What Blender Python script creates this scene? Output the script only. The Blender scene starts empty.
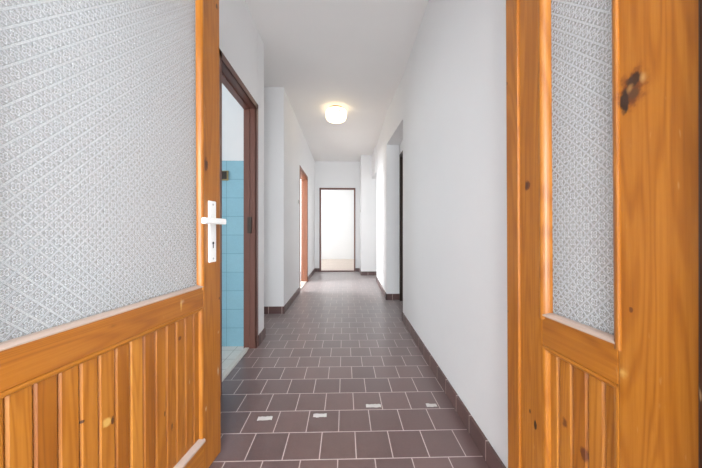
import bpy, bmesh, math, random
from mathutils import Vector, Matrix
random.seed(4)
sc = bpy.context.scene
C = bpy.context.collection
R = math.radians

# ------------------------------------------------------------------ materials
def new_mat(name):
    m = bpy.data.materials.new(name); m.use_nodes = True
    nt = m.node_tree; b = nt.nodes['Principled BSDF']
    return m, nt, b
def N(nt, kind, **kw):
    n = nt.nodes.new(kind)
    for k, v in kw.items(): setattr(n, k, v)
    return n
def L(nt, a, b): nt.links.new(a, b)
def setin(n, **kw):
    for k, v in kw.items(): n.inputs[k.replace('_', ' ')].default_value = v
def math_(nt, op, a, b=None, c=None, clamp=False):
    n = N(nt, 'ShaderNodeMath', operation=op); n.use_clamp = clamp
    for i, v in enumerate((a, b, c)):
        if v is None: continue
        if isinstance(v, (int, float)): n.inputs[i].default_value = v
        else: L(nt, v, n.inputs[i])
    return n.outputs[0]
def mixc(nt, fac, a, b, blend='MIX'):
    n = N(nt, 'ShaderNodeMix', data_type='RGBA', blend_type=blend)
    for s, v in ((n.inputs[0], fac), (n.inputs[6], a), (n.inputs[7], b)):
        if isinstance(v, (int, float)): s.default_value = v
        elif isinstance(v, tuple): s.default_value = v if len(v) == 4 else (*v, 1)
        else: L(nt, v, s)
    return n.outputs[2]
def ramp(nt, fac, stops):
    n = N(nt, 'ShaderNodeValToRGB'); cr = n.color_ramp
    while len(cr.elements) < len(stops): cr.elements.new(0.5)
    for e, (p, c) in zip(cr.elements, stops):
        e.position = p; e.color = c if len(c) == 4 else (*c, 1)
    L(nt, fac, n.inputs[0]); return n.outputs[0]
def objco(nt): return N(nt, 'ShaderNodeTexCoord').outputs['Object']
def mapping(nt, vec, loc=(0,0,0), rot=(0,0,0), scale=(1,1,1)):
    n = N(nt, 'ShaderNodeMapping'); L(nt, vec, n.inputs[0])
    n.inputs[1].default_value = loc; n.inputs[2].default_value = rot; n.inputs[3].default_value = scale
    return n.outputs[0]
def noise(nt, vec, scale, detail=3, rough=.5, dist=0):
    n = N(nt, 'ShaderNodeTexNoise'); L(nt, vec, n.inputs['Vector'])
    setin(n, Scale=scale, Detail=detail, Roughness=rough, Distortion=dist); return n.outputs[0]
def bump(nt, b, height, strength, dist):
    n = N(nt, 'ShaderNodeBump'); setin(n, Strength=strength, Distance=dist)
    L(nt, height, n.inputs['Height']); L(nt, n.outputs[0], b.inputs['Normal']); return n

def plain(name, col, rough=.5, metal=0, spec=.5):
    m, nt, b = new_mat(name)
    setin(b, Base_Color=(*col, 1), Roughness=rough, Metallic=metal, Specular_IOR_Level=spec)
    v = noise(nt, objco(nt), 60, 3)
    c = mixc(nt, v, tuple(x*.93 for x in col), tuple(min(1, x*1.05) for x in col))
    L(nt, c, b.inputs['Base Color'])
    return m

def paint(name, col, rough=.62):
    m, nt, b = new_mat(name); co = objco(nt)
    v = noise(nt, co, 1.7, 4, .6)
    L(nt, mixc(nt, v, tuple(x*.965 for x in col), tuple(min(1, x*1.02) for x in col)), b.inputs['Base Color'])
    setin(b, Roughness=rough, Specular_IOR_Level=.35)
    bump(nt, b, noise(nt, co, 140, 3), .06, .002)
    return m

TW = .1535
def tile_mat(name, u, v, c1, c2, grout, w, h, mortar, off=.5, rough=.35, u0=0., v0=0., bmp=.5, dirt=.25, spec=.5, sheen=0.):
    """tiles laid on the plane spanned by the axes u and v (0,1,2)"""
    m, nt, b = new_mat(name); co = objco(nt)
    sp = N(nt, 'ShaderNodeSeparateXYZ'); L(nt, co, sp.inputs[0])
    cb = N(nt, 'ShaderNodeCombineXYZ')
    L(nt, math_(nt, 'ADD', sp.outputs[u], -u0), cb.inputs[0]); L(nt, math_(nt, 'ADD', sp.outputs[v], -v0), cb.inputs[1])
    br = N(nt, 'ShaderNodeTexBrick', offset=off, offset_frequency=2, squash=1)
    L(nt, cb.outputs[0], br.inputs['Vector'])
    setin(br, Color1=(*c1, 1), Color2=(*c2, 1), Mortar=(*grout, 1), Scale=1., Mortar_Size=mortar, Mortar_Smooth=.2, Bias=0., Brick_Width=w, Row_Height=h)
    n1 = noise(nt, co, 7, 5, .65); n2 = noise(nt, co, 90, 3, .6)
    n3 = mixc(nt, .5, n1, n2)
    k = ramp(nt, n3, [(.3, (1-dirt,)*3), (.7, (1+0*dirt,)*3)])
    L(nt, mixc(nt, 1., br.outputs[0], k, 'MULTIPLY'), b.inputs['Base Color'])
    rg = math_(nt, 'ADD', math_(nt, 'MULTIPLY', n2, .08), rough-.04)
    L(nt, math_(nt, 'MAXIMUM', rg, math_(nt, 'MULTIPLY', br.outputs[1], .8)), b.inputs['Roughness'])
    setin(b, Specular_IOR_Level=spec, Sheen_Weight=sheen, Sheen_Roughness=.35)
    bump(nt, b, math_(nt, 'SUBTRACT', math_(nt, 'MULTIPLY', n2, .04), br.outputs[1]), bmp, .0015)
    return m

def wood(name, axis, spots=(), deep=(.17, .042, .005), mid=(.335, .112, .010), light=(.50, .200, .028), rough=.3):
    """varnished pine, grain along axis; spots = knots, chips and scratches at places in leaf coordinates"""
    m, nt, b = new_mat(name); co = objco(nt)
    geo = N(nt, 'ShaderNodeNewGeometry'); isl = geo.outputs['Random Per Island']
    s = [1, 1, 1]; s[axis] = .07
    ofs = N(nt, 'ShaderNodeCombineXYZ'); L(nt, math_(nt, 'MULTIPLY', isl, 7.3), ofs.inputs[0]); L(nt, math_(nt, 'MULTIPLY', isl, 3.1), ofs.inputs[1]); L(nt, math_(nt, 'MULTIPLY', isl, 5.7), ofs.inputs[2])
    add = N(nt, 'ShaderNodeVectorMath', operation='ADD'); L(nt, co, add.inputs[0]); L(nt, ofs.outputs[0], add.inputs[1])
    p = add.outputs[0]
    # rings: noise bands drawn out along the grain
    st = mapping(nt, p, scale=tuple(s))
    big = noise(nt, st, 9, 2, .5, .6)
    rings = math_(nt, 'ADD', math_(nt, 'MULTIPLY', math_(nt, 'SINE', math_(nt, 'MULTIPLY', big, 105.)), .5), .5)
    rings = math_(nt, 'POWER', rings, 2.2)
    s2 = [1, 1, 1]; s2[axis] = .03
    fib = noise(nt, mapping(nt, p, scale=tuple(s2)), 130, 4, .7)
    tone = noise(nt, mapping(nt, p, scale=tuple(s)), 5, 2)
    f = math_(nt, 'ADD', math_(nt, 'ADD', math_(nt, 'MULTIPLY', rings, .13), .02), math_(nt, 'MULTIPLY', fib, .38))
    f = math_(nt, 'ADD', f, math_(nt, 'MULTIPLY', tone, .45))
    f = math_(nt, 'ADD', f, math_(nt, 'MULTIPLY', math_(nt, 'SUBTRACT', isl, .5), .20))
    col = ramp(nt, f, [(.22, light), (.50, mid), (.84, deep)])
    wob = noise(nt, co, 55, 3, .6)
    for (c, r, colr, hard) in spots:
        sub = N(nt, 'ShaderNodeVectorMath', operation='SUBTRACT'); L(nt, co, sub.inputs[0]); sub.inputs[1].default_value = c
        sc_ = N(nt, 'ShaderNodeVectorMath', operation='MULTIPLY'); L(nt, sub.outputs[0], sc_.inputs[0]); sc_.inputs[1].default_value = (1/r[0], 1/r[1], 1/r[2])
        ln = N(nt, 'ShaderNodeVectorMath', operation='LENGTH'); L(nt, sc_.outputs[0], ln.inputs[0])
        d = math_(nt, 'ADD', ln.outputs['Value'], math_(nt, 'MULTIPLY', math_(nt, 'SUBTRACT', wob, .5), 1.5))
        k = math_(nt, 'MULTIPLY', math_(nt, 'SUBTRACT', 1., d), hard, clamp=True)
        col = mixc(nt, k, col, colr)
    # fine scuffs
    sf = noise(nt, mapping(nt, co, rot=(.5, .9, .3), scale=(1, 1, .22)), 75, 2, .7)
    k = math_(nt, 'MULTIPLY', math_(nt, 'SUBTRACT', sf, .70), 6., clamp=True)
    col = mixc(nt, math_(nt, 'MULTIPLY', k, .45), col, (.62, .40, .20, 1))
    L(nt, col, b.inputs['Base Color'])
    setin(b, Specular_IOR_Level=.5, Coat_Weight=.15, Coat_Roughness=.16)
    L(nt, math_(nt, 'ADD', math_(nt, 'MULTIPLY', fib, .15), rough-.06), b.inputs['Roughness'])
    bump(nt, b, fib, .10, .001)
    return m

def patterned_glass(name):
    """cast glass with a diamond lattice and a four-petalled flower in every diamond"""
    m, nt, b = new_mat(name); co = objco(nt)
    sp = N(nt, 'ShaderNodeSeparateXYZ'); L(nt, co, sp.inputs[0])
    U = math_(nt, 'DIVIDE', sp.outputs[0], .034); V = math_(nt, 'DIVIDE', sp.outputs[2], .036)
    a = math_(nt, 'FRACT', math_(nt, 'ADD', math_(nt, 'ADD', U, V), 100.)); c = math_(nt, 'FRACT', math_(nt, 'ADD', math_(nt, 'SUBTRACT', U, V), 100.))
    a = math_(nt, 'SUBTRACT', a, .5); c = math_(nt, 'SUBTRACT', c, .5)
    aa = math_(nt, 'ABSOLUTE', a); ca = math_(nt, 'ABSOLUTE', c)
    edge = math_(nt, 'MAXIMUM', aa, ca)
    ridge = math_(nt, 'SUBTRACT', 1., math_(nt, 'MULTIPLY', math_(nt, 'ABSOLUTE', math_(nt, 'SUBTRACT', edge, .46)), 16.), clamp=True)
    r = math_(nt, 'SQRT', math_(nt, 'ADD', math_(nt, 'MULTIPLY', a, a), math_(nt, 'MULTIPLY', c, c)))
    th = math_(nt, 'ARCTAN2', a, c)
    pet = math_(nt, 'ABSOLUTE', math_(nt, 'COSINE', math_(nt, 'MULTIPLY', th, 2.)))
    out = math_(nt, 'ADD', math_(nt, 'MULTIPLY', pet, .22), .10)
    flower = math_(nt, 'SUBTRACT', 1., math_(nt, 'MULTIPLY', math_(nt, 'ABSOLUTE', math_(nt, 'SUBTRACT', r, out)), 11.), clamp=True)
    dot = math_(nt, 'SUBTRACT', 1., math_(nt, 'MULTIPLY', r, 12.), clamp=True)
    h = math_(nt, 'MAXIMUM', math_(nt, 'MAXIMUM', math_(nt, 'MULTIPLY', ridge, .75), flower), dot)
    st = noise(nt, co, 420, 2)
    hh = math_(nt, 'ADD', h, math_(nt, 'MULTIPLY', st, .55))
    bn = N(nt, 'ShaderNodeBump'); setin(bn, Strength=1., Distance=.003); L(nt, hh, bn.inputs['Height'])
    nt.nodes.remove(b)
    tr = N(nt, 'ShaderNodeBsdfTransparent'); tr.inputs[0].default_value = (.97, .985, .985, 1)
    rf = N(nt, 'ShaderNodeBsdfRefraction'); rf.inputs['Color'].default_value = (.97, .985, .985, 1); setin(rf, Roughness=.22, IOR=1.10); L(nt, bn.outputs[0], rf.inputs['Normal'])
    tl = N(nt, 'ShaderNodeBsdfTranslucent'); tl.inputs[0].default_value = (.86, .93, .96, 1)
    df = N(nt, 'ShaderNodeBsdfDiffuse'); df.inputs[0].default_value = (.82, .88, .91, 1)
    gl = N(nt, 'ShaderNodeBsdfGlossy'); gl.inputs['Roughness'].default_value = .10; L(nt, bn.outputs[0], gl.inputs['Normal'])
    def mx(f, x, y):
        n = N(nt, 'ShaderNodeMixShader')
        if isinstance(f, (int, float)): n.inputs[0].default_value = f
        else: L(nt, f, n.inputs[0])
        L(nt, x, n.inputs[1]); L(nt, y, n.inputs[2]); return n.outputs[0]
    s = mx(.30, tr.outputs[0], rf.outputs[0])
    t = mx(.70, tl.outputs[0], df.outputs[0])
    s = mx(math_(nt, 'ADD', math_(nt, 'MULTIPLY', h, .55), math_(nt, 'MULTIPLY', st, .50), clamp=True), s, t)
    fr = N(nt, 'ShaderNodeFresnel'); fr.inputs[0].default_value = 1.5; L(nt, bn.outputs[0], fr.inputs['Normal'])
    s = mx(math_(nt, 'ADD', math_(nt, 'MULTIPLY', fr.outputs[0], .45), math_(nt, 'MULTIPLY', h, .20), clamp=True), s, gl.outputs[0])
    L(nt, s, nt.nodes['Material Output'].inputs[0])
    return m

def emitter(name, col, strength):
    m, nt, b = new_mat(name)
    setin(b, Base_Color=(.9, .88, .8, 1), Roughness=.25, Emission_Color=(*col, 1), Emission_Strength=strength)
    co = objco(nt); v = noise(nt, co, 9, 2)
    L(nt, mixc(nt, v, (*[x*.95 for x in col], 1), (*col, 1)), b.inputs['Emission Color'])
    return m

WALL = paint('white wall paint', (.83, .835, .84))
CEIL = paint('white ceiling paint', (.88, .87, .855))
T1, T2, GR = (.122, .066, .062), (.162, .090, .082), (.56, .46, .43)
FLOOR = tile_mat('brown ceramic floor tiles', 0, 1, T1, T2, GR, TW, TW, .0023, .5, .30, -.0273, 1.118, spec=.9, dirt=.16, bmp=.2, sheen=.5)
SKY = tile_mat('brown skirting tiles along', 1, 2, T1, T2, (.62, .50, .46), TW, .5, .0030, 0, .35, .02, -.2)
SKX = tile_mat('brown skirting tiles across', 0, 2, T1, T2, (.62, .50, .46), TW, .5, .0030, 0, .35, .05, -.2)
BLUE = tile_mat('pale blue wall tiles', 0, 2, (.30, .56, .68), (.33, .59, .70), (.15, .33, .43), .1525, .1525, .0020, 0, .16, -.968, 0, .4, .12)
BLUEY = tile_mat('pale blue wall tiles side', 1, 2, (.30, .56, .68), (.33, .59, .70), (.15, .33, .43), .1525, .1525, .0020, 0, .16, 0, 0, .4, .12)
BATHF = tile_mat('cream bathroom floor tiles', 0, 1, (.66, .65, .60), (.70, .69, .65), (.33, .31, .28), .1525, .1525, .002, 0, .3, .04, .03, .4, .15)
PARQ = tile_mat('pale parquet', 0, 1, (.66, .55, .47), (.72, .61, .53), (.55, .44, .36), .5, .07, .0006, .37, .4, 0, 0, .2, .12)
BROWN = plain('brown enamel on metal door frame', (.165, .070, .052), .38)
LITBR = plain('brown door frame enamel with daylight tint', (.30, .115, .062), .4)  # brown frame lightened: bright daylight on its jamb put into the colour
DARKB = plain('dark brown painted door', (.055, .034, .024), .45)
STONE = plain('worn pale threshold', (.60, .57, .52), .5)
WHITEP = plain('white plastic', (.80, .80, .78), .3)
GREYP = plain('grey plastic', (.42, .42, .41), .4)
BLACK = plain('black hole', (.01, .01, .01), .7)
BRASS = plain('dull brass', (.42, .27, .08), .4, .8)
SCRAP = plain('dried white plaster', (.60, .575, .55), .8)
OLIVE = plain('yellowed plastic rim', (.36, .29, .13), .5)
DKBOX = plain('dark brown plastic', (.035, .024, .016), .5)
SHADE = emitter('lit opal glass', (1., .78, .46), 2.0)
GLASS = patterned_glass('patterned cast glass')
KN, CHIP, YEL = (.075, .022, .006, 1), (.60, .48, .34, 1), (.58, .34, .09, 1)

# ------------------------------------------------------------------ mesh helpers
def obj(name, bm, mat, parent=None, smooth=False):
    me = bpy.data.meshes.new(name); bmesh.ops.recalc_face_normals(bm, faces=bm.faces[:]); bm.to_mesh(me); bm.free()
    o = bpy.data.objects.new(name, me); C.objects.link(o)
    me.materials.append(mat)
    if smooth:
        for p in me.polygons: p.use_smooth = True
    if parent: o.parent = parent
    return o
def box(bm, x0, x1, y0, y1, z0, z1, bev=0, seg=2):
    r = bmesh.ops.create_cube(bm, size=1)
    for v in r['verts']:
        v.co = Vector(((x0+x1)/2+v.co.x*(x1-x0), (y0+y1)/2+v.co.y*(y1-y0), (z0+z1)/2+v.co.z*(z1-z0)))
    if bev:
        es = list({e for v in r['verts'] for e in v.link_edges})
        bmesh.ops.bevel(bm, geom=es, offset=bev, segments=seg, profile=.6, affect='EDGES', clamp_overlap=True)
    return r
def prism(bm, pts, z0, z1):
    """extruded plan outline"""
    a = [bm.verts.new((x, y, z0)) for x, y in pts]; b = [bm.verts.new((x, y, z1)) for x, y in pts]
    bm.faces.new(a); bm.faces.new(b[::-1])
    for i in range(len(pts)):
        j = (i+1) % len(pts); bm.faces.new((a[i], a[j], b[j], b[i]))
def sweep(bm, prof, p0, p1, ax1, ax2):
    """straight moulding: profile points (a,b) in the axes ax1, ax2 carried from p0 to p1"""
    p0, p1, ax1, ax2 = map(Vector, (p0, p1, ax1, ax2))
    A = [bm.verts.new(p0+ax1*a+ax2*b) for a, b in prof]; B = [bm.verts.new(p1+ax1*a+ax2*b) for a, b in prof]
    bm.faces.new(A); bm.faces.new(B[::-1])
    for i in range(len(prof)):
        j = (i+1) % len(prof); bm.faces.new((A[i], A[j], B[j], B[i]))
def lathe(bm, prof, n=48, origin=(0, 0, 0)):
    rings = []
    for r, z in prof:
        if r < 1e-6: rings.append([bm.verts.new((origin[0], origin[1], origin[2]+z))])
        else: rings.append([bm.verts.new((origin[0]+r*math.cos(2*math.pi*i/n), origin[1]+r*math.sin(2*math.pi*i/n), origin[2]+z)) for i in range(n)])
    for a, b in zip(rings, rings[1:]):
        for i in range(n):
            j = (i+1) % n
            f = [a[i % len(a)]] + ([a[j]] if len(a) > 1 else []) + ([b[j]] if len(b) > 1 else []) + [b[i % len(b)]]
            if len(f) > 2: bm.faces.new(f)
def empty(name, loc=(0, 0, 0), rz=0):
    o = bpy.data.objects.new(name, None); C.objects.link(o); o.location = loc; o.rotation_euler = (0, 0, rz); o.empty_display_size = .1
    return o
def tag(o, label, cat, group=None, kind=None):
    o['label'] = label; o['category'] = cat
    if group: o['group'] = group
    if kind: o['kind'] = kind
    return o
def struct(name, boxes, mat, label=None, cat=None, prisms=(), bev=0):
    bm = bmesh.new()
    for b in boxes: box(bm, *b, bev)
    for p in prisms: prism(bm, *p)
    o = obj(name, bm, mat); o['kind'] = 'structure'
    if label: o['label'] = label; o['category'] = cat
    return o

# ------------------------------------------------------------------ the setting (camera stands at x=0, y=0; the corridor runs along +y)
H = 2.61
XL, XF, XR = -.715, -.700, .60
struct('floor', [(-1.5, 1.0, -2.2, 1.50, -.06, 0), (-.765, 1.0, 1.50, 2.25, -.06, 0), (-1.5, 1.0, 2.25, 6.40, -.06, 0)], FLOOR,
       'brown ceramic tile floor with pale joints running down the corridor', 'floor')
struct('floor_bathroom', [(-2.6, -.80, .6, 2.25, -.06, .002)], BATHF, 'cream tiled bathroom floor beyond the brown door frame', 'floor')
struct('floor_end_room', [(-2.2, 2.2, 6.46, 9.4, -.06, 0)], PARQ, 'pale parquet floor of the bright room at the corridor end', 'floor')
struct('floor_side_room', [(-3.6, -1.5, 3.25, 6.40, -.06, 0), (1.0, 3.0, 3.9, 6.4, -.06, 0)], PARQ)
struct('ceiling', [(-3.7, 3.1, -2.3, 9.6, H, H+.1)], CEIL, 'white ceiling over the corridor with one round lamp', 'ceiling')

# left side
DB0, DB1, DH = 1.535, 2.244, 1.985           # bathroom frame, outer
DL0, DL1 = 4.24, 5.15                        # far left frame, outer
struct('wall_left', [
    (XL-.10, XL, .28, DB0, 0, H), (XL-.10, XL, DB0, DB1, DH, H), (-2.6, XL, DB1+.006, 2.42, 0, H),
    (-1.6, -1.5, 2.42, 3.13, 0, H), (-1.6, XF, 3.13, 3.25, 0, H),
    (XF-.11, XF, 3.25, DL0, 0, H), (XF-.11, XF, DL0, DL1, DH, H), (XF-.11, XF, DL1, 6.40, 0, H)], WALL,
    'white painted left wall of the corridor with two brown door frames', 'wall')
struct('wall_bathroom', [(-2.7, -2.6, .5, .9, 0, H), (-2.7, -2.6, 2.1, 2.42, 0, H), (-2.7, -2.6, .9, 2.1, 0, .85), (-2.7, -2.6, .9, 2.1, 2.2, H),
    (-2.7, XL-.10, .5, .6, 0, H)], WALL)
t = struct('wall_bathroom_tiles', [(-2.6, XL-.104, DB1-.004, DB1+.006, 0, 1.525)], BLUE, 'pale blue square tiles on the bathroom wall seen through the brown frame', 'wall')
struct('wall_side_room', [(-3.7, -3.6, 3.15, 4.0, 0, H), (-3.7, -3.6, 5.6, 6.5, 0, H), (-3.7, -3.6, 4.0, 5.6, 0, .8), (-3.7, -3.6, 4.0, 5.6, 2.3, H),
    (-3.7, -1.6, 3.13, 3.25, 0, H), (-3.7, XF-.11, 6.40, 6.50, 0, H),
    (2.9, 3.0, 3.8, 4.6, 0, H), (2.9, 3.0, 6.0, 6.5, 0, H), (2.9, 3.0, 4.6, 6.0, 0, .8), (2.9, 3.0, 4.6, 6.0, 2.3, H), (.95, 3.0, 3.8, 3.9, 0, H)], WALL)

# end wall with the doorway into the bright room
EX0, EX1, EH = -.59, .262, 1.985
struct('wall_end', [(XF-.11, EX0, 6.40, 6.50, 0, H), (EX1, 3.0, 6.40, 6.50, 0, H), (EX0, EX1, 6.40, 6.50, EH, H)], WALL, 'white end wall of the corridor around the open doorway', 'wall')
struct('wall_end_room', [(-2.3, -2.2, 6.5, 6.9, 0, H), (-2.3, -2.2, 8.7, 9.4, 0, H), (-2.3, -2.2, 6.9, 8.7, 0, .8), (-2.3, -2.2, 6.9, 8.7, 2.35, H),
    (2.2, 2.3, 6.5, 9.4, 0, H), (-2.3, 2.3, 9.4, 9.5, 0, H)], WALL, 'white wall of the bright room beyond the end doorway', 'wall')

# right side
RN0, RN1 = 2.874, 3.73                       # door niche
RO0, RO1 = 5.20, 5.85                        # open passage
def xr(y): return .577 + (.625-.577)*(y-.28)/(RN0-.28)
struct('wall_right', [
    (XR+.165, XR+.265, RN0, RN0+.02, 0, H), (XR+.165, XR+.265, 3.71, RN1, 0, H), (XR+.165, XR+.265, RN0, RN1, 2.005, H),
    (XR-.005, .95, RO0, RO1, 2.10, H), (.36, 2.9, RO1, 6.40, 0, H)], WALL, 'white painted right wall of the corridor with a recessed dark door', 'wall',
    prisms=[([(xr(.28), .28), (xr(RN0), RN0), (.865, RN0), (.865, .28)], 0, H),
            ([(.585, RN1), (.618, RO0), (.95, RO0), (.95, RN1)], 0, H), ([(xr(RN0), RN0), (.585, RN1), (XR+.165, RN1), (XR+.165, RN0)], 2.15, H)])
# entrance lobby behind the camera
struct('wall_lobby', [(-1.3, -1.2, -2.2, .28, 0, H), (1.2, 1.3, -2.2, .28, 0, H), (-1.3, -.76, .28, .385, 0, H), (.63, 1.3, .26, .28, 0, H), (-.76, .63, .28, .385, 2.06, H),
    (-1.3, -1.0, -2.3, -2.2, 0, H), (1.0, 1.3, -2.3, -2.2, 0, H), (-1.0, 1.0, -2.3, -2.2, 0, .06), (-1.0, 1.0, -2.3, -2.2, 2.3, H)], WALL)

# skirting tiles
SH, ST = .083, .011
struct('baseboard_right', [], SKY, 'brown tile skirting along the foot of the right wall', 'skirting', prisms=[
    ([(xr(.28)-ST, .40), (xr(RN0)-ST, RN0), (xr(RN0), RN0), (xr(.28), .40)], 0, SH),
    ([(.585-ST, RN1-ST), (.618-ST, RO0), (.618, RO0), (.585, RN1-ST)], 0, SH)])
struct('baseboard_niche', [(.585-ST, XR+.165, RN1-ST, RN1, 0, SH), (.36-ST, .95, RO1-ST, RO1, 0, SH), (-1.5, XF+ST, 3.13-ST, 3.13, 0, SH),
    (XF, EX0, 6.40-ST, 6.40, 0, SH), (EX1, .36, 6.40-ST, 6.40, 0, SH)], SKX, 'brown tile skirting on the wall ends that face the camera', 'skirting')
struct('baseboard_left', [(XL, XL+ST, .40, DB0, 0, SH), (XL, XL+ST, DB1, 2.42+ST, 0, SH), (XF, XF+ST, 3.13, DL0, 0, SH), (XF, XF+ST, DL1, 6.40-ST, 0, SH), (.36-ST, .36, RO1, 6.40-ST, 0, SH)],
    SKY, 'brown tile skirting along the foot of the left wall', 'skirting')

# ------------------------------------------------------------------ metal door frames
def frame_along_y(name, x, y0, y1, h, side, depth, mat, label, thr=None, thrmat=None):
    """frame in a side wall whose corridor face is at x; side=-1: the wall lies at smaller x"""
    root = empty(name, (x, (y0+y1)/2, 0)); tag(root, label, 'door frame', kind='structure')
    W = .046
    a, b = sorted((-side*.006, side*depth))
    hw = (y1-y0)/2
    def jamb(s):
        bm = bmesh.new()
        ya, yb = sorted((s*hw, s*(hw-W)))
        f0, f1 = sorted((-side*.006, side*.006))
        box(bm, f0, f1, ya, yb, 0, h, .002)
        f0, f1 = sorted((side*(depth-.012), side*depth)); box(bm, f0, f1, ya, yb, 0, h, .002)
        ra, rb = sorted((s*(hw-W), s*(hw-W+.004))); box(bm, a, b, ra, rb, 0, h-W)
        ra, rb = sorted((s*(hw-W-.006), s*(hw-W+.002))); f0, f1 = sorted((side*.05, side*depth)); box(bm, f0, f1, ra, rb, 0, h-W, .002)   # rebate
        obj('jamb', bm, mat, root)
    jamb(-1); jamb(1)
    bm = bmesh.new()
    f0, f1 = sorted((-side*.006, side*.006)); box(bm, f0, f1, -hw, hw, h-W, h, .002)
    f0, f1 = sorted((side*(depth-.012), side*depth)); box(bm, f0, f1, -hw, hw, h-W, h, .002)
    box(bm, a, b, -hw+W, hw-W, h-W, h-W+.004)
    f0, f1 = sorted((side*.05, side*depth)); box(bm, f0, f1, -hw+W, hw-W, h-W-.012, h-W+.002, .002)
    obj('head', bm, mat, root)
    if thr:
        bm = bmesh.new(); f0, f1 = sorted((side*thr[0], side*thr[1])); box(bm, f0, f1, -hw+W, hw-W, .0, thr[2], .003)
        obj('threshold', bm, thrmat, root)
    return root
fr = frame_along_y('door_1', XL, DB0, DB1, DH, -1, .096, BROWN, 'dark brown metal door frame of the blue tiled bathroom', (.052, .088, .010), STONE)
bm = bmesh.new()                                                   # lock strike and bolts on the far jamb
box(bm, -.060, -.030, .285, .3035, .93, 1.06, .002); obj('strike_plate', bm, DARKB, fr)
fl = frame_along_y('door_2', XF, DL0, DL1, DH, -1, .115, LITBR, 'brown door frame with daylight tint far down the left wall', (.01, .11, .012), STONE)
fd = frame_along_y('door_3', XR+.165, RN0+.02, 3.71, 2.005, 1, .10, DARKB, 'dark brown door and frame recessed in the right wall')
bm = bmesh.new(); box(bm, .055, .092, -.355, .355, .006, 1.955, .003); dl = obj('door_leaf', bm, DARKB, fd)
bm = bmesh.new(); box(bm, .035, .055, -.315, -.285, .95, 1.12, .004); box(bm, .0, .04, -.306, -.294, 1.03, 1.05, .003); box(bm, -.004, .010, -.306, -.20, 1.03, 1.05, .004); obj('handle', bm, BRASS, dl)

# frame in the end wall
root = empty('door_4', ((EX0+EX1)/2, 6.40, 0)); tag(root, 'thin brown door frame of the bright room at the corridor end', 'door frame', kind='structure')
hw, W = (EX1-EX0)/2, .034
for s in (-1, 1):
    bm = bmesh.new(); a, b = sorted((s*hw, s*(hw-W))); box(bm, a, b, -.008, .006, 0, EH, .002); box(bm, a, b, .09, .106, 0, EH, .002)
    a, b = sorted((s*(hw-W), s*(hw-W+.004))); box(bm, a, b, -.008, .106, 0, EH-W); obj('jamb', bm, BROWN, root)
bm = bmesh.new(); box(bm, -hw, hw, -.008, .006, EH-W, EH, .002); box(bm, -hw, hw, .09, .106, EH-W, EH, .002); box(bm, -hw+W, hw-W, -.008, .106, EH-W, EH-W+.004); obj('head', bm, BROWN, root)
bm = bmesh.new(); box(bm, -hw+W, hw-W, -.01, .10, 0, .022, .004); obj('threshold', bm, BROWN, root)

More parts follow.
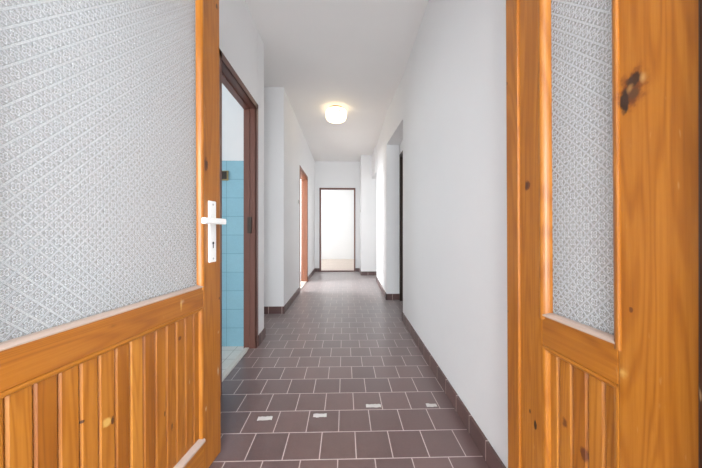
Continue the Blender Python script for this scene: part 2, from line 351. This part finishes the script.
# ------------------------------------------------------------------ the glazed double door
def leaf(name, label, loc, rz, width, st0, st1, face, tilt, mats, astragal=None, handle_u=None):
    """leaf coordinates: x from the hinge to the free edge, z up; face=+1/-1 is the side (y) the corridor shows"""
    WV, WH = mats
    root = empty(name, loc); root.rotation_euler = (tilt[0], tilt[1], rz); tag(root, label, 'door', kind='structure')
    T = .02; z0, z1 = .012, 1.985
    RA, RB, RC, RD = .142, .651, .728, 1.87
    u0, u1 = st0, width-st1
    bm = bmesh.new(); box(bm, 0, u0, -T, T, z0, z1, .003); obj('stile', bm, WV, root)
    bm = bmesh.new(); box(bm, u1, width, -T, T, z0, z1, .003); obj('stile', bm, WV, root)
    for nm, a, b in (('bottom_rail', z0, RA), ('lock_rail', RB, RC), ('top_rail', RD, z1)):
        bm = bmesh.new(); box(bm, u0, u1, -T, T, a, b, .002); obj(nm, bm, WH, root)
    # tongue and groove boards
    n = max(3, round((u1-u0)/.0412)); w = (u1-u0)/n
    bm = bmesh.new()
    for i in range(n):
        a = u0+i*w; box(bm, a+.0004, a+w-.0004, -.010, .010, RA-.004, RB+.004, .0042, 1)
    obj('plank_panel', bm, WV, root)
    # cover mouldings round the boards, both faces
    q = [(0, 0), (.014, 0), (.013, .005), (.009, .0095), (.004, .011), (0, .011)]
    for s in (face, -face):
        y = s*.010; Y = (0, s, 0)
        bm = bmesh.new()
        sweep(bm, q, (u0, y, RA), (u0, y, RB), (1, 0, 0), Y); sweep(bm, q, (u1, y, RA), (u1, y, RB), (-1, 0, 0), Y)
        obj('panel_moulding', bm, WV, root)
        bm = bmesh.new(); sweep(bm, q, (u0, y, RB), (u1, y, RB), (0, 0, -1), Y)
        obj('panel_moulding', bm, WH, root)
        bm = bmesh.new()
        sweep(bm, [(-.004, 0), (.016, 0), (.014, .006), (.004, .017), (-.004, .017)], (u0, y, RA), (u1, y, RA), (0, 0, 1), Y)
        o = obj('weather_moulding', bm, PALE, root); o['label'] = 'pale moulding'
        # glazing beads
        y = s*.003
        gs = [(-.002, .017), (-.0015, .0195), (.002, .020), (.0065, .013), (.0085, .004), (.0085, 0), (-.002, 0)]
        g = [(-.006, .017), (-.006, .0195), (-.003, .021), (.001, .0208), (.005, .0190), (.0085, .0160), (.0112, .0120), (.0130, .0070), (.0138, 0), (-.004, 0), (-.004, .017)]
        bm = bmesh.new()
        sweep(bm, g, (u0, y, RC-.01), (u0, y, RD+.01), (1, 0, 0), Y); sweep(bm, g, (u1, y, RC-.01), (u1, y, RD+.01), (-1, 0, 0), Y)
        sweep(bm, g, (u0-.012, y, RD), (u1+.012, y, RD), (0, 0, -1), Y)
        obj('glazing_bead', bm, WV, root)
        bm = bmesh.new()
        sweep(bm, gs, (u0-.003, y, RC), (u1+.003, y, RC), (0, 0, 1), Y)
        o = obj('sill_bead', bm, PALE, root); o['label'] = 'glazing bead with painted sky sheen'
    bm = bmesh.new(); box(bm, u0-.008, u1+.008, -.0025, .0025, RC-.006, RD+.006); obj('glass_pane', bm, GLASS, root)
    if astragal:
        bm = bmesh.new(); a, b, y = astragal
        lo, hi = sorted((face*(T-.004), face*(T+y))); box(bm, a, b, lo, hi, z0, z1, .005, 3); obj('cover_strip', bm, WV, root)
    if handle_u:
        for s in (face, -face):
            u = handle_u; y = s*T
            bm = bmesh.new(); lo, hi = sorted((y, y+s*.009)); box(bm, u-.021, u+.021, lo, hi, .816, 1.058, .004, 3); pl = obj('backplate', bm, WHITEP, root)
            bm = bmesh.new()
            lo, hi = sorted((y+s*.004, y+s*.056)); box(bm, u-.011, u+.011, lo, hi, .966, .987, .004, 3)
            lo, hi = sorted((y+s*.042, y+s*.060)); box(bm, u-.118, u+.011, lo, hi, .965, .988, .006, 3)
            obj('lever', bm, WHITEP, pl)
            bm = bmesh.new(); lo, hi = sorted((y+s*.006, y+s*.0096))
            cx = Vector((u, (lo+hi)/2, .892))
            r = bmesh.ops.create_cone(bm, cap_ends=True, segments=20, radius1=.0052, radius2=.0052, depth=hi-lo)
            for v in r['verts']: v.co = Matrix.Rotation(math.pi/2, 3, 'X') @ v.co + cx
            box(bm, u-.0024, u+.0024, lo, hi, .872, .892); obj('keyhole', bm, BLACK, pl)
            bm = bmesh.new()
            for z in (.830, 1.044):
                r = bmesh.ops.create_uvsphere(bm, u_segments=12, v_segments=6, radius=.0045)
                for v in r['verts']: v.co = Vector((v.co.x+u, v.co.y*.5+y+s*.009, v.co.z+z))
            obj('screw', bm, GREYP, pl)
    # hinges
    for z in (.22, 1.0, 1.75):
        bm = bmesh.new()
        r = bmesh.ops.create_cone(bm, cap_ends=True, segments=16, radius1=.007, radius2=.007, depth=.09)
        for v in r['verts']: v.co += Vector((-.006, -face*.024, z))
        obj('hinge', bm, BRASS, root)
    return root

F = -.02                                       # left leaf shows its y=-.02 face
BRK = (.13, .035, .008, 1)
left_spots = [
    ((.700, F, 1.196), (.017, .03, .028), BRK, 2.5), ((.704, F, 1.198), (.008, .03, .014), KN, 3.), ((.772, F, 1.86), (.007, .03, .014), KN, 3.),
    ((.782, F, .66), (.004, .02, .008), KN, 3.), ((.772, F, .36), (.006, .02, .022), CHIP, .8), ((.775, F, .52), (.008, .02, .010), CHIP, .5),
    ((.575, -.01, .575), (.008, .02, .008), BRK, 3.), ((.510, -.01, .36), (.004, .02, .012), KN, 2.), ((.540, -.01, .30), (.005, .02, .020), KN, 2.),
    ((.33, -.01, .46), (.012, .02, .012), YEL, 2.), ((.695, -.01, .25), (.006, .02, .014), CHIP, 1.5), ((.275, -.01, .50), (.006, .02, .004), KN, 3.),
    ((.345, -.01, .455), (.004, .02, .012), KN, 2.), ((.46, -.01, .21), (.004, .02, .02), CHIP, .6), ((.62, -.01, .40), (.004, .02, .015), CHIP, .5)]
left_rail = [((.570, F, .690), (.006, .02, .024), YEL, 1.2), ((.575, F, .70), (.012, .02, .008), CHIP, .6), ((.34, F, .70), (.02, .02, .006), KN, .4)]
G = .02
right_spots = [
    ((.095, G, 1.199), (.030, .03, .044), (.22, .065, .010, 1), 1.2), ((.096, G, 1.199), (.023, .03, .036), BRK, 2.), ((.094, G, 1.214), (.014, .03, .014), (.05, .02, .01, 1), 3.), ((.108, G, 1.182), (.009, .03, .026), (.035, .016, .010, 1), 3.), ((.099, G, 1.200), (.007, .03, .012), (.30, .15, .045, 1), 1.2), ((.078, G, 1.210), (.007, .03, .012), (.50, .28, .10, 1), .9), ((.092, G, 1.19), (.012, .03, .012), (.09, .04, .018, 1), 2.),
    ((.362, G, 1.073), (.011, .03, .016), BRK, 3.), ((.364, G, 1.073), (.006, .03, .010), KN, 3.), ((.336, G, .425), (.006, .02, .012), (.03, .012, .006, 1), 4.), ((.356, G, .45), (.004, .02, .008), KN, 3.),
    ((.44, .026, 1.40), (.003, .02, .006), KN, 3.), ((.44, .026, .70), (.003, .02, .006), KN, 3.), ((.1, G, .80), (.004, .02, .006), BRK, 3.),
    ((.205, .01, .455), (.011, .02, .018), BRK, 2.5), ((.255, .01, .49), (.009, .02, .016), BRK, 2.), ((.115, G, .68), (.012, .02, .012), YEL, .8)]
LV, LH = wood('varnished pine upright left', 2, left_spots), wood('varnished pine level left', 0, left_rail)
RV, RH = wood('varnished pine upright right', 2, right_spots), wood('varnished pine level right', 0)
DW = wood('shadow toned wood', 2, (), (.02, .006, .003), (.032, .010, .004), (.045, .015, .005))  # post wood darkened: shade in the hinge gap put into the colour
PALE = plain('whitish varnish with painted sheen', (.46, .35, .29), .35)  # sky reflection on the sill beads put into the colour
# hinge line of each leaf is at the middle of its thickness
LA = R(8.4)
d = Vector((math.sin(LA), math.cos(LA), 0)); n = Vector((math.cos(LA), -math.sin(LA), 0))
hl = Vector((-.519, 1.149, 0)) - d*.79 - n*.02
leaf('door_5', 'wide orange pine door leaf with patterned glass and white lever handle, open on the left', hl, math.pi/2-LA, .79, .108, .108, -1, (0, -R(.35)), (LV, LH), handle_u=.73)
RA_ = R(-2.04)
d = Vector((math.sin(RA_), math.cos(RA_), 0)); n = Vector((-math.cos(RA_), math.sin(RA_), 0))
hr = Vector((.5225, .3775, 0)) - n*.02 - d*.0066
leaf('door_6', 'narrow orange pine door leaf with patterned glass and dark knot, open on the right', hr, math.pi/2-RA_, .446, .123, .136, 1, (0, R(.4)), (RV, RH), astragal=(.392, .446, .006))

# casing of the double door
root = empty('door_7', (0, .33, 0)); tag(root, 'wooden frame post with shadow in its dark colour beside the narrow glazed leaf', 'door frame', kind='structure')
for a, b in ((-.76, -.70), (.508, .63)):
    bm = bmesh.new(); box(bm, a, b, -.05, .046, 0, 2.06, .002); obj('post', bm, DW, root)
bm = bmesh.new(); box(bm, -.70, .508, -.05, .046, 1.995, 2.06, .002); obj('lintel', bm, DW, root)

# ------------------------------------------------------------------ lamp on the ceiling
lx, ly = -.112, 3.66
lamp = empty('ceiling_lamp', (lx, ly, H)); tag(lamp, 'small lit round opal glass lamp on the white corridor ceiling', 'lamp')
bm = bmesh.new(); lathe(bm, [(0, 0), (.098, 0), (.104, -.006), (.104, -.020), (.098, -.026), (0, -.026)]); obj('base', bm, BRASS, lamp, True)
bm = bmesh.new()
lathe(bm, [(0, -.018), (.100, -.020), (.124, -.026), (.137, -.040), (.142, -.062), (.142, -.100), (.137, -.128), (.127, -.147), (.108, -.159), (.07, -.165), (0, -.167)], 56)
obj('shade', bm, SHADE, lamp, True)
bm = bmesh.new(); r = bmesh.ops.create_uvsphere(bm, u_segments=12, v_segments=8, radius=.009)
for v in r['verts']: v.co = Vector((v.co.x+.045, v.co.y-.133, v.co.z-.085))
obj('fixing_screw', bm, BRASS, lamp, True)

# ------------------------------------------------------------------ switches
def switch(name, loc, rz, label):
    """plate in the local x,z plane facing -y"""
    root = empty(name, loc, rz); tag(root, label, 'switch')
    bm = bmesh.new(); box(bm, -.040, .040, -.010, 0, -.040, .040, .004, 3); obj('plate', bm, WHITEP, root)
    bm = bmesh.new(); box(bm, -.024, .024, -.016, -.008, -.026, .026, .003, 2); o = obj('rocker', bm, GREYP, root); o['label'] = 'grey rocker'
switch('light_switch', (XF, 4.09, 1.395), math.pi/2, 'small light switch on left wall beside the daylight-tinted brown door frame')
switch('light_switch', (.36, 5.93, 1.40), -math.pi/2, 'white light switch on wall corner right of the end doorway')
bm = bmesh.new(); box(bm, -.040, .040, -.012, 0, -.040, .040, .003)
hole = empty('socket_box', (-.990, DB1-.004, 1.402)); tag(hole, 'dark brown square socket box with yellowed rim on blue bathroom tiles', 'socket')
obj('rim', bm, OLIVE, hole)
bm = bmesh.new(); box(bm, -.034, .030, -.016, -.004, -.030, .034, .002); obj('insert', bm, DKBOX, hole)

# ------------------------------------------------------------------ pale scraps on the floor
def scrap(x, y, w, dpt, rot, seed, label):
    rnd = random.Random(seed); bm = bmesh.new()
    pts = []
    nx = 9
    for i in range(nx): pts.append((-w/2+w*i/(nx-1), -dpt/2+rnd.uniform(-.002, .0025)))
    for i in range(nx): pts.append((w/2-w*i/(nx-1), dpt/2+rnd.uniform(-.0025, .002)))
    prism(bm, pts, 0, .0016)
    o = obj('plaster_scrap', bm, SCRAP); o.location = (x, y, .0003); o.rotation_euler[2] = rot
    tag(o, label, 'floor mark', 'pale scraps stuck on the floor tiles')
scrap(-.400, 1.371, .072, .026, .05, 1, 'pale scrap on brown floor tile, nearest the wide door leaf with the handle')
scrap(-.125, 1.386, .068, .024, .03, 2, 'pale scrap on brown floor tile, second from the wide door leaf')
scrap(.157, 1.456, .080, .024, .0, 3, 'pale scrap lying across a pale joint, second from the right wall skirting')
scrap(.472, 1.453, .056, .024, -.03, 4, 'pale scrap on brown floor tile nearest the right wall skirting')

# ------------------------------------------------------------------ unseen windows for daylight; lobby and right room ones added as fill
def window(name, loc, rz, w, h):
    root = empty(name, loc, rz); root['kind'] = 'structure'
    bm = bmesh.new()
    for a, b, c, e in ((-w/2, -w/2+.06, 0, h), (w/2-.06, w/2, 0, h), (-w/2, w/2, 0, .06), (-w/2, w/2, h-.06, h), (-.04, .04, 0, h)): box(bm, a, b, -.03, .03, c, e, .004)
    obj('sash', bm, WHITEP, root)
def daylight(name, loc, rot, w, h, power, col=(1, 1, 1)):
    l = bpy.data.lights.new(name, 'AREA'); l.shape = 'RECTANGLE'; l.size = w; l.size_y = h; l.energy = power; l.color = col
    o = bpy.data.objects.new(name, l); C.objects.link(o); o.location = loc; o.rotation_euler = rot; return o
window('window_1', (-2.65, 1.5, .85), math.pi/2, 1.2, 1.35)
window('window_2', (-3.65, 4.8, .8), math.pi/2, 1.6, 1.5)
window('fill_window_right', (2.95, 5.3, .8), math.pi/2, 1.4, 1.5)  # added, unseen: dresses the right room fill light
window('window_4', (-2.25, 7.8, .8), math.pi/2, 1.8, 1.55)
window('fill_window_lobby', (0, -2.25, .06), 0, 2.0, 2.24)  # added, unseen: glazed opening around the lobby fill light
COOL = (.93, .97, 1.0)
daylight('daylight_bathroom', (-2.69, 1.5, 1.52), (0, -math.pi/2, 0), 1.3, 1.15, 15, COOL)
daylight('daylight_left_room', (-3.69, 4.8, 1.55), (0, -math.pi/2, 0), 1.5, 1.6, 190, COOL)
daylight('fill_light_right_room', (2.99, 5.3, 1.55), (0, math.pi/2, 0), 1.5, 1.4, 22, COOL)  # added light, brightens the right passage
daylight('daylight_end_room', (-2.29, 7.8, 1.58), (0, -math.pi/2, 0), 1.55, 1.8, 52, COOL)
daylight('fill_light_lobby', (0, -2.29, 1.17), (math.pi/2, 0, 0), 2.0, 2.2, 165, COOL)  # added fill from behind the camera, brightens hall and ceiling

w = bpy.data.worlds.new('world'); sc.world = w; w.use_nodes = True
w.node_tree.nodes['Background'].inputs[0].default_value = (.85, .93, 1, 1); w.node_tree.nodes['Background'].inputs[1].default_value = 1.0

# ------------------------------------------------------------------ camera
cam = bpy.data.cameras.new('camera'); co_ = bpy.data.objects.new('camera', cam); C.objects.link(co_)
cam.sensor_width = 36; cam.lens = 36*270/702; cam.shift_y = -2/702; cam.clip_start = .02
co_.location = (0, 0, .94); co_.rotation_euler = (math.pi/2, 0, -math.atan(6.6/270))
sc.camera = co_
vs = sc.view_settings; vs.view_transform = 'Standard'; vs.look = 'None'; vs.gamma = 1; vs.use_curve_mapping = False
vs.exposure = 0.45
sc.cycles.max_bounces = 14; sc.cycles.diffuse_bounces = 8; sc.cycles.transparent_max_bounces = 12
sc.cycles.sample_clamp_indirect = 4
